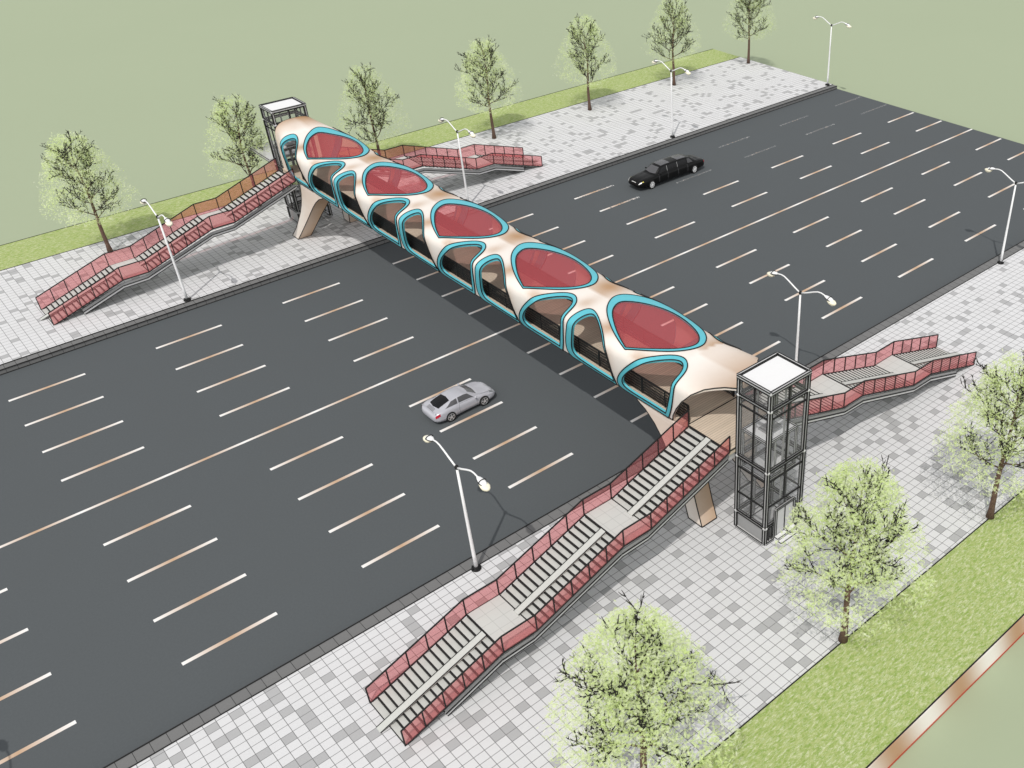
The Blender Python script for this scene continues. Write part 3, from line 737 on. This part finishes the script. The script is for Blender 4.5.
# ------------------------------------------------------------------ trees
def tree_master(seed, label, loc, leaves=12500):
    rnd = random.Random(seed)
    root = thing('broadleaf_tree', loc, label, 'tree', 'slim young street trees on both pavements', local=True)
    H = 10.0
    tk = MB(); lim = MB(); tips = []
    def rvec(): return Vector((rnd.uniform(-1, 1), rnd.uniform(-1, 1), rnd.uniform(-1, 1)))
    # stem
    stem = []; p = Vector((0, 0, 0)); rads = []
    for i in range(15):
        z = H*0.90*i/14
        stem.append(Vector((math.sin(i*.6+seed)*.06*(i/5), math.cos(i*.5+seed)*.06*(i/5), z))); rads.append(max(.025, .17*(1-i/15)**.9))
    rads[0] = .23
    tk.tube(stem[:6], rads[:6], M['bark'], 9); tk.build('trunk', root)
    lim.tube(stem[5:], rads[5:], M['bark'], 7)
    def env(z):   # crown radius by height
        u = (z-2.7)/(H-2.7)
        if u < 0 or u > 1: return 0
        return 3.35*(min(1, (u+.02)/.20)**.7)*(1-max(0, (u-.16)/.84)**1.7*.80)
    def grow(p, d, L, r, lev):
        n = 4; path = [p]; rr = [r]; q = p.copy(); d = d.normalized()
        for i in range(n):
            d = (d+rvec()*.16+Vector((0, 0, .10))).normalized(); q = q+d*L/n; path.append(q.copy()); rr.append(r*(1-.65*(i+1)/n))
        lim.tube(path, rr, M['twig'] if lev > 0 else M['bark'], 5 if lev < 2 else 4, caps=False)
        if lev >= 1:
            tips.extend(path[2:])
        if lev < 3:
            for i in range(1, n+1):
                if lev == 2 and i % 2: continue
                for _ in range((1, 1, 1)[lev]+(rnd.random() < .35) if i < n else 2):
                    dd = (d+rvec()*.85).normalized(); grow(path[i], dd, L*rnd.uniform(.36, .55), max(.026, rr[i]*.72), lev+1)
    k = 0
    for i in range(17):
        z = 2.75+(H*.87-2.75)*((i+.5)/17)**1.05; a = i*2.4+rnd.uniform(-.3, .3)
        j = z/(H*.90)*14; b = int(j); b = min(b, 13); p = stem[b].lerp(stem[b+1], j-b)
        R = env(z+.8)*rnd.uniform(.68, .96)
        el = .28+.75*((z-2.7)/(H-2.7))
        grow(p, Vector((math.cos(a), math.sin(a), math.tan(el))), R/math.cos(el)*.72, .055*(1-.5*(z/H)), 0 if i < 14 else 1)
    lim.build('branches', root)
    V = []; Fc = []; S = []
    cl = [rnd.choice(tips)+rvec()*.35 for _ in range(420)]
    for _ in range(560):
        a = rnd.uniform(0, 2*PI); z = rnd.uniform(2.9, 9.8); r = env(z)*rnd.uniform(.45, 1.16)**.6; cl.append(Vector((r*math.cos(a), r*math.sin(a), z)))
    tone = [rnd.random() for _ in cl]
    cnt = 0
    while cnt < leaves:
        i = rnd.randrange(len(cl)); c = cl[i]+Vector((rnd.gauss(0, .22), rnd.gauss(0, .22), rnd.gauss(0, .16)))
        rr = math.hypot(c.x, c.y)
        if rr > env(c.z)+.18 or c.z < 2.75:
            if rnd.random() < .97: continue
        nrm = (Vector((-.15, -.12, 1))+rvec()*.62).normalized(); u = nrm.cross(rvec()).normalized(); w = nrm.cross(u)
        l = rnd.uniform(.12, .22); b = l*rnd.uniform(.34, .5); k = len(V)
        V += [c-u*l*.5, c+w*b*.5+u*l*.05, c+u*l*.6, c-w*b*.5]; Fc.append((k, k+1, k+2, k+3))
        s = min(1, max(0, .25+.5*tone[i]+rnd.uniform(-.2, .25)+.12*(rr/3.4))); S += [s]*4
        cnt += 1
    mb = MB(); mb.add(V, Fc, M['leaf']); mb.build('crown', root, attr={'shade': S})
    return root
TA = tree_master(3, 'leafy tree on the near pavement edge beside the lift tower', (25.92, 17.83, PZ))
TB = tree_master(11, 'largest leafy tree at the bottom edge, on the near pavement beside the grass', (13.82, 18.01, PZ))
TC = tree_master(23, 'leafy tree cut by the right edge, on the near pavement edge', (38.29, 17.82, PZ))
TA.scale = (1.05,)*3; TB.scale = (1.06,)*3; TC.scale = (1.04,)*3
for i, (src, x, rz, lb) in enumerate(((TC, 14.6, .4, 'thin tree leftmost in the far row, behind the far left staircase'),
        (TA, 26.9, 2.1, 'thin tree beside the far lift tower, on its left'),
        (TB, 38.7, 4.0, 'thin tree right of the far lift tower, behind the bridge shell'),
        (TC, 51.19, 1.0, 'thin tree on the far pavement behind the foot of the far right staircase'),
        (TA, 63.5, 5.0, 'thin tree between the far right staircase and the lamp above the limousine'),
        (TB, 75.85, 2.6, 'thin tree on the far pavement directly behind the lamp over the limousine'),
        (TC, 88.2, 3.3, 'thin tree at the far end of the far pavement where the grass ends'))):
    dup(src, (x, 84.6, PZ), lb, rz, .985)

# ------------------------------------------------------------------ cars
def interp(tab, x):
    n = len(tab)
    if x <= tab[0][0]: return list(tab[0][1:])
    if x >= tab[-1][0]: return list(tab[-1][1:])
    for i in range(n-1):
        if tab[i][0] <= x <= tab[i+1][0]:
            p1, p2 = tab[i], tab[i+1]; p0 = tab[max(i-1, 0)]; p3 = tab[min(i+2, n-1)]
            h = p2[0]-p1[0]; s = (x-p1[0])/h; out = []
            for k in range(1, len(p1)):
                m1 = (p2[k]-p0[k])/(p2[0]-p0[0]) if p2[0] != p0[0] else 0; m2 = (p3[k]-p1[k])/(p3[0]-p1[0]) if p3[0] != p1[0] else 0
                if (p1[k]-p0[k])*(p2[k]-p1[k]) <= 0: m1 = 0
                if (p2[k]-p1[k])*(p3[k]-p2[k]) <= 0: m2 = 0
                out.append((2*s**3-3*s*s+1)*p1[k]+(s**3-2*s*s+s)*h*m1+(-2*s**3+3*s*s)*p2[k]+(s**3-s*s)*h*m2)
            return out
def half(tab, x):
    w, z0, zb, zr, wt = interp(tab, x); k = max(0, min(1, (zr-zb)/.35))
    wb = w*.86
    return [(0, z0), (w*.80, z0), (w*.97, z0+.07), (w, z0+(zb-z0)*.40), (w*.985, z0+(zb-z0)*.75), (w*.94, zb-.02), (wb, zb+.012),
            (wb+(wt-wb)*.5, zb+(zr-zb)*.5*k+.012), (wt, zb+.012+(zr-zb)*(.88 if k > .3 else .6)), (wt*.72, zr-.02*(1-k)-.012*k), (wt*.35, zr), (0, zr+.004)]
def S_at(tab, x, s):
    h = half(tab, x); s = max(0, min(len(h)-1-1e-6, s)); i = int(s); f = s-i
    return Vector((x, h[i][0]*(1-f)+h[i+1][0]*f, h[i][1]*(1-f)+h[i+1][1]*f))
def patch(mb, tab, quad, mat, side=1, off=.012, nx=8, ns=4):
    """quad: (x,s) corners a,b,c,d ; bilinear patch laid just proud of the body"""
    vs = []
    for i in range(nx+1):
        for j in range(ns+1):
            u, v = i/nx, j/ns
            q = [(1-u)*(1-v)*quad[0][k]+u*(1-v)*quad[1][k]+u*v*quad[2][k]+(1-u)*v*quad[3][k] for k in (0, 1)]
            p = S_at(tab, *q); e1 = S_at(tab, q[0]+.02, q[1])-S_at(tab, q[0]-.02, q[1]); e2 = S_at(tab, q[0], q[1]+.05)-S_at(tab, q[0], q[1]-.05)
            nn = e1.cross(e2); nn = nn.normalized() if nn.length > 1e-9 else Vector((0, 0, 1))
            if nn.dot(p-Vector((p.x*.9, 0, .5))) < 0: nn = -nn
            p = p+nn*off; vs.append((p.x, p.y*side, p.z))
    fs = [(i*(ns+1)+j, (i+1)*(ns+1)+j, (i+1)*(ns+1)+j+1, i*(ns+1)+j+1) for i in range(nx) for j in range(ns)]
    mb.add(vs, fs, mat, True)
def car_body(tab, xs, mat, wheels, wr, root):
    mb = MB(); vs = []; R = None
    for x in xs:
        h = half(tab, x); ring = [(x, y, z) for y, z in h]+[(x, -y, z) for y, z in h[1:-1][::-1]]; R = len(ring); vs += ring
    fs = [(i*R+k, i*R+(k+1) % R, (i+1)*R+(k+1) % R, (i+1)*R+k) for i in range(len(xs)-1) for k in range(R)]
    fs += [tuple(range(R))[::-1], tuple(range((len(xs)-1)*R, len(xs)*R))]
    mb.add(vs, fs, mat, True); o = mb.build('body', root)
    cut = MB()
    for wx, wy in wheels: cut.lathe((wx, wy-.16 if wy > 0 else wy-.20, wr+.01), [(wr+.055, 0), (wr+.055, .36)], M['tyre'], 24, 'y', False)
    c = cut.build('cutter')
    md = o.modifiers.new('b', 'BOOLEAN'); md.operation = 'DIFFERENCE'; md.object = c; md.solver = 'EXACT'
    dg = bpy.context.evaluated_depsgraph_get(); me = bpy.data.meshes.new_from_object(o.evaluated_get(dg)); o.modifiers.clear()
    if len(me.polygons) > 50: o.data = me
    bpy.data.objects.remove(c)
    return o
def wheel(root, wx, wy, wr, wd, rimmat, spokes):
    s = 1 if wy > 0 else -1
    yo = wy+s*wd/2
    mb = MB(); mb.lathe((wx, wy-wd/2, wr), [(wr*.62, 0), (wr*.95, .0), (wr, .03), (wr, wd-.03), (wr*.95, wd), (wr*.64, wd)], M['tyre'], 24, 'y'); w = mb.build('wheel', root)
    mb = MB(); yy = yo-s*.02
    mb.lathe((wx, min(yy, yy+s*.012), wr), [(wr*.30, 0), (wr*.30, .012)], M['line'], 16, 'y', False)
    for k in range(24):
        a0, a1 = 2*PI*k/24, 2*PI*(k+1)/24; y = yo+s*.008
        mb.add([(wx+wr*r*math.cos(a), y, wr+wr*r*math.sin(a)) for r, a in ((.60, a0), (.70, a0), (.70, a1), (.60, a1))], [(0, 1, 2, 3)], rimmat)
    mb.lathe((wx, min(yo, yo+s*.02), wr), [(wr*.13, 0), (wr*.13, .02)], rimmat, 12, 'y', False)
    for k in range(spokes):
        a = 2*PI*k/spokes+.3
        mb.bar((wx+wr*.1*math.cos(a), yo+s*.005, wr+wr*.1*math.sin(a)), (wx+wr*.62*math.cos(a), yo+s*.005, wr+wr*.62*math.sin(a)), wr*.17 if spokes < 8 else wr*.12, .02, rimmat, (0, 1, 0))
    mb.build('rim', w)
def seam(tab, root, lines, side, mat=None):
    mb = MB()
    for ln in lines:
        P = []
        for (xa, sa), (xb, sb) in zip(ln[:-1], ln[1:]):
            for k in range(6):
                u = k/5; p = S_at(tab, xa+(xb-xa)*u, sa+(sb-sa)*u); P.append((p.x, p.y*side*1.004, p.z))
        mb.tube(P, .009, mat or M['trim'], 4)
    return mb
# silver sports coupe, nose towards +x
TAB = [(-2.17, .56, .38, .54, .58, .40), (-2.10, .74, .28, .66, .69, .46), (-1.95, .86, .22, .78, .83, .52), (-1.65, .92, .19, .85, .93, .54), (-1.3, .94, .18, .87, 1.03, .56),
       (-.9, .93, .18, .85, 1.13, .57), (-.4, .89, .18, .82, 1.21, .56), (.0, .88, .18, .81, 1.225, .55), (.35, .87, .18, .80, 1.16, .55), (.7, .87, .18, .80, 1.0, .58), (1.02, .88, .18, .80, .83, .62),
       (1.3, .90, .18, .78, .77, .60), (1.65, .88, .19, .71, .70, .56), (1.95, .79, .22, .60, .60, .50), (2.12, .64, .27, .48, .50, .42), (2.19, .48, .32, .42, .44, .33)]
car = thing('sports_car', (23.42, 47.02, 0.005), 'silver two door sports coupe driving in the near lanes between dashed lines', 'car', local=True)
car.scale = (1.04, 1.04, 1.06)
xs = [-2.17+4.36*i/64 for i in range(65)]
WR = .335; wp = [(-1.14, .80), (-1.14, -.80), (1.20, .77), (1.20, -.77)]
car_body(TAB, xs, M['silver'], wp, WR, car)
for wx, wy in wp: wheel(car, wx, math.copysign(abs(wy)+.03, wy), WR, .25, M['rim'], 5)
mb = MB()
for sd in (1, -1): patch(mb, TAB, [(.46, 11), (.98, 11), (.88, 8.0), (.42, 8.9)], M['cglass'], sd)
mb.build('windscreen', car)
mb = MB()
for sd in (1, -1): patch(mb, TAB, [(-.80, 11), (-1.72, 11), (-1.62, 8.4), (-.86, 8.7)], M['dglass'], sd)
mb.build('rear_window', car)
for sd in (1, -1):
    mb = MB(); patch(mb, TAB, [(-.42, 6.3), (.62, 6.3), (.28, 7.9), (-.38, 7.9)], M['cglass'], sd); mb.build('side_window', car)
    mb = MB(); patch(mb, TAB, [(-1.35, 6.4), (-.50, 6.3), (-.46, 7.9), (-.85, 7.9)], M['cglass'], sd); mb.build('quarter_window', car)
    mb = MB(); patch(mb, TAB, [(-2.06, 3.7), (-1.78, 3.9), (-1.76, 4.9), (-2.04, 4.9)], M['tail'], sd, .014); mb.build('tail_lamp', car)
    mb = MB(); patch(mb, TAB, [(1.68, 5.1), (1.95, 4.9), (1.93, 7.2), (1.70, 7.2)], M['hlamp'], sd, .012); mb.build('headlamp', car)
    mb = seam(TAB, car, [[(.72, 2.2), (.72, 6.0), (-.42, 6.0), (-.50, 3.5), (-.45, 2.2)]], sd); mb.build('door_gap', car)
    mb = MB(); mb.lathe((.62, sd*.95-.08 if sd > 0 else sd*.95-.08, .90), [(.03, 0), (.06, .03), (.06, .12), (.03, .16)], M['silver'], 10, 'y'); mb.build('wing_mirror', car)
mb = MB()
for i in range(4):
    for sd in (1, -1):
        x = -1.76-.055*i; patch(mb, TAB, [(x, 11), (x-.03, 11), (x-.03, 9.2), (x, 9.2)], M['trim'], sd, .012, 2, 3)
mb.build('engine_grille', car)
mb = MB()
for sd in (1, -1):
    P = [S_at(TAB, .95+.75*u, 6.2+u*.4) for u in np.linspace(0, 1, 10)]; mb.tube([(p.x+.06, p.y*sd, p.z+.004) for p in P], .008, M['trim'], 4)
mb.build('bonnet_gap', car)
mb = MB(); mb.tube([(-2.02, y, .86-.04*abs(y)) for y in np.linspace(-.75, .75, 9)], .03, M['silver'], 6); mb.build('rear_spoiler', car)
# black stretch limousine, nose towards -x (built nose to +x, then turned)
LT = [(-4.10, .70, .42, .70, .74, .6), (-4.0, .86, .32, .84, .88, .62), (-3.6, .95, .28, .92, .97, .64), (-3.15, .98, .25, .94, 1.00, .64), (-2.75, .98, .24, .95, 1.20, .64),
      (-2.3, .98, .24, .95, 1.40, .66), (-1.6, .98, .24, .95, 1.48, .68), (0, .98, .24, .95, 1.50, .68), (1.0, .98, .24, .95, 1.48, .68), (1.45, .98, .24, .94, 1.38, .67), (1.85, .98, .24, .94, 1.15, .67), (2.15, .98, .24, .93, .97, .68),
      (2.6, .97, .25, .90, .94, .68), (3.3, .95, .27, .84, .89, .66), (3.8, .88, .30, .76, .80, .62), (4.0, .78, .34, .66, .70, .56), (4.1, .62, .40, .56, .60, .48)]
limo = thing('limousine', (57.50, 65.42, 0.005), 'long black stretch limousine in the far lanes with bright wheel rims', 'limousine', local=True)
limo.rotation_euler = (0, 0, PI); limo.scale = (1, 1.02, 1.14)
xs = [-4.10+8.2*i/90 for i in range(91)]
WR2 = .36; wp = [(-2.66, .83), (-2.66, -.83), (2.66, .82), (2.66, -.82)]
car_body(LT, xs, M['black'], wp, WR2, limo)
for wx, wy in wp: wheel(limo, wx, math.copysign(abs(wy)+.05, wy), WR2, .22, M['wrim'], 9)
mb = MB()
for sd in (1, -1): patch(mb, LT, [(1.42, 11), (2.08, 11), (1.98, 8.0), (1.38, 8.9)], M['cglass'], sd)
mb.build('windscreen', limo)
mb = MB()
for sd in (1, -1): patch(mb, LT, [(-2.45, 11), (-3.05, 11), (-2.95, 8.3), (-2.42, 8.9)], M['dglass'], sd)
mb.build('rear_window', limo)
for sd in (1, -1):
    for (a, b, c, d, mt) in ((.72, 1.72, 1.30, .72, 'dglass'), (-.55, .60, .60, -.55, 'dglass'), (-1.75, -.68, -.68, -1.75, 'dglass'), (-2.55, -1.88, -1.88, -2.2, 'roofgl')):
        mb = MB(); patch(mb, LT, [(a, 6.3), (b, 6.3), (c, 7.9), (d, 7.9)], M[mt], sd); mb.build('side_window', limo)
    mb = MB()
    for xx in (.66, -.615):
        p, q = S_at(LT, xx, 6.3), S_at(LT, xx, 7.9); mb.bar((p.x, sd*(p.y+.015), p.z), (q.x, sd*(q.y+.015), q.z), .05, .02, M['steel'], (0, 1, 0))
    mb.build('door_pillar', limo)
    mb = MB(); patch(mb, LT, [(3.72, 5.0), (4.04, 4.8), (4.02, 5.9), (3.74, 5.9)], M['chrome'], sd, .02); mb.build('headlamp', limo)
    mb = MB(); patch(mb, LT, [(3.55, 4.9), (3.71, 4.95), (3.72, 5.6), (3.58, 5.6)], M['yellow'], sd, .018); mb.build('indicator', limo)
    mb = MB(); patch(mb, LT, [(-4.06, 3.6), (-3.9, 3.7), (-3.9, 5.0), (-4.06, 5.0)], M['tail'], sd, .014); mb.build('tail_lamp', limo)
    mb = MB(); mb.lathe((1.62, sd*1.04-.08, 1.02), [(.03, 0), (.07, .03), (.07, .13), (.03, .16)], M['black'], 10, 'y'); mb.build('wing_mirror', limo)
    mb = seam(LT, limo, [[(1.75, 2.2), (1.75, 6.0)], [(.66, 2.2), (.66, 6.0)], [(-.61, 2.2), (-.61, 6.0)], [(-1.8, 2.2), (-1.8, 6.0)]], sd); mb.build('door_gap', limo)
for a, b in ((.05, 1.15), (-1.95, -.85)):
    mb = MB()
    for sd in (1, -1): patch(mb, LT, [(a, 11), (b, 11), (b, 9.0), (a, 9.0)], M['cglass'], sd, .012)
    mb.build('sunroof', limo)
mb = MB()
for sd in (1, -1): patch(mb, LT, [(3.99, 11), (4.02, 11), (4.02, 9.6), (3.99, 9.6)], M['chrome'], sd, .02, 2, 4)
mb.build('grille', limo)

# ------------------------------------------------------------------ light, sky, camera
w = bpy.data.worlds.new('World'); SC.world = w; w.use_nodes = True; nt = w.node_tree
bg = nt.nodes['Background']; sky = nt.nodes.new('ShaderNodeTexSky'); sky.sky_type = 'NISHITA'; sky.sun_disc = False
sd = Vector((-3.63, -2.87, 6.9)).normalized()
sky.sun_elevation = math.asin(sd.z); sky.sun_rotation = math.atan2(sd.x, sd.y)
hs = nt.nodes.new('ShaderNodeHueSaturation'); hs.inputs['Saturation'].default_value = 0.08
nt.links.new(sky.outputs[0], hs.inputs['Color']); nt.links.new(hs.outputs[0], bg.inputs['Color']); bg.inputs['Strength'].default_value = 0.185
sun = bpy.data.lights.new('Sun', 'SUN'); sun.energy = 2.12; sun.angle = math.radians(.5); sun.color = (1, .965, .92)
so = bpy.data.objects.new('sun', sun); COL.objects.link(so); so.rotation_euler = (-sd).to_track_quat('-Z', 'Y').to_euler()
cam = bpy.data.cameras.new('Camera'); co = bpy.data.objects.new('camera', cam); COL.objects.link(co); SC.camera = co
R = ((0.71990345, -0.69407422, 0.0), (-0.40655546, -0.42168499, -0.81049024), (0.56254038, 0.58347472, -0.58575214))
r, d, f = Vector(R[0]), Vector(R[1]), Vector(R[2])
co.matrix_world = Matrix(((r.x, -d.x, -f.x, 0), (r.y, -d.y, -f.y, 0), (r.z, -d.z, -f.z, 36.0), (0, 0, 0, 1)))
cam.sensor_width = 36; cam.sensor_fit = 'HORIZONTAL'; cam.lens = 974.721/1024*36
cam.shift_x = -(709.484-512)/1024; cam.shift_y = (409.881-384)/1024
cam.clip_start = 0.5; cam.clip_end = 8000
SC.view_settings.view_transform = 'Standard'; SC.view_settings.look = 'None'; SC.view_settings.exposure = 0; SC.view_settings.gamma = 1
SC.cycles.max_bounces = 8; SC.cycles.transparent_max_bounces = 24; SC.cycles.use_denoising = True
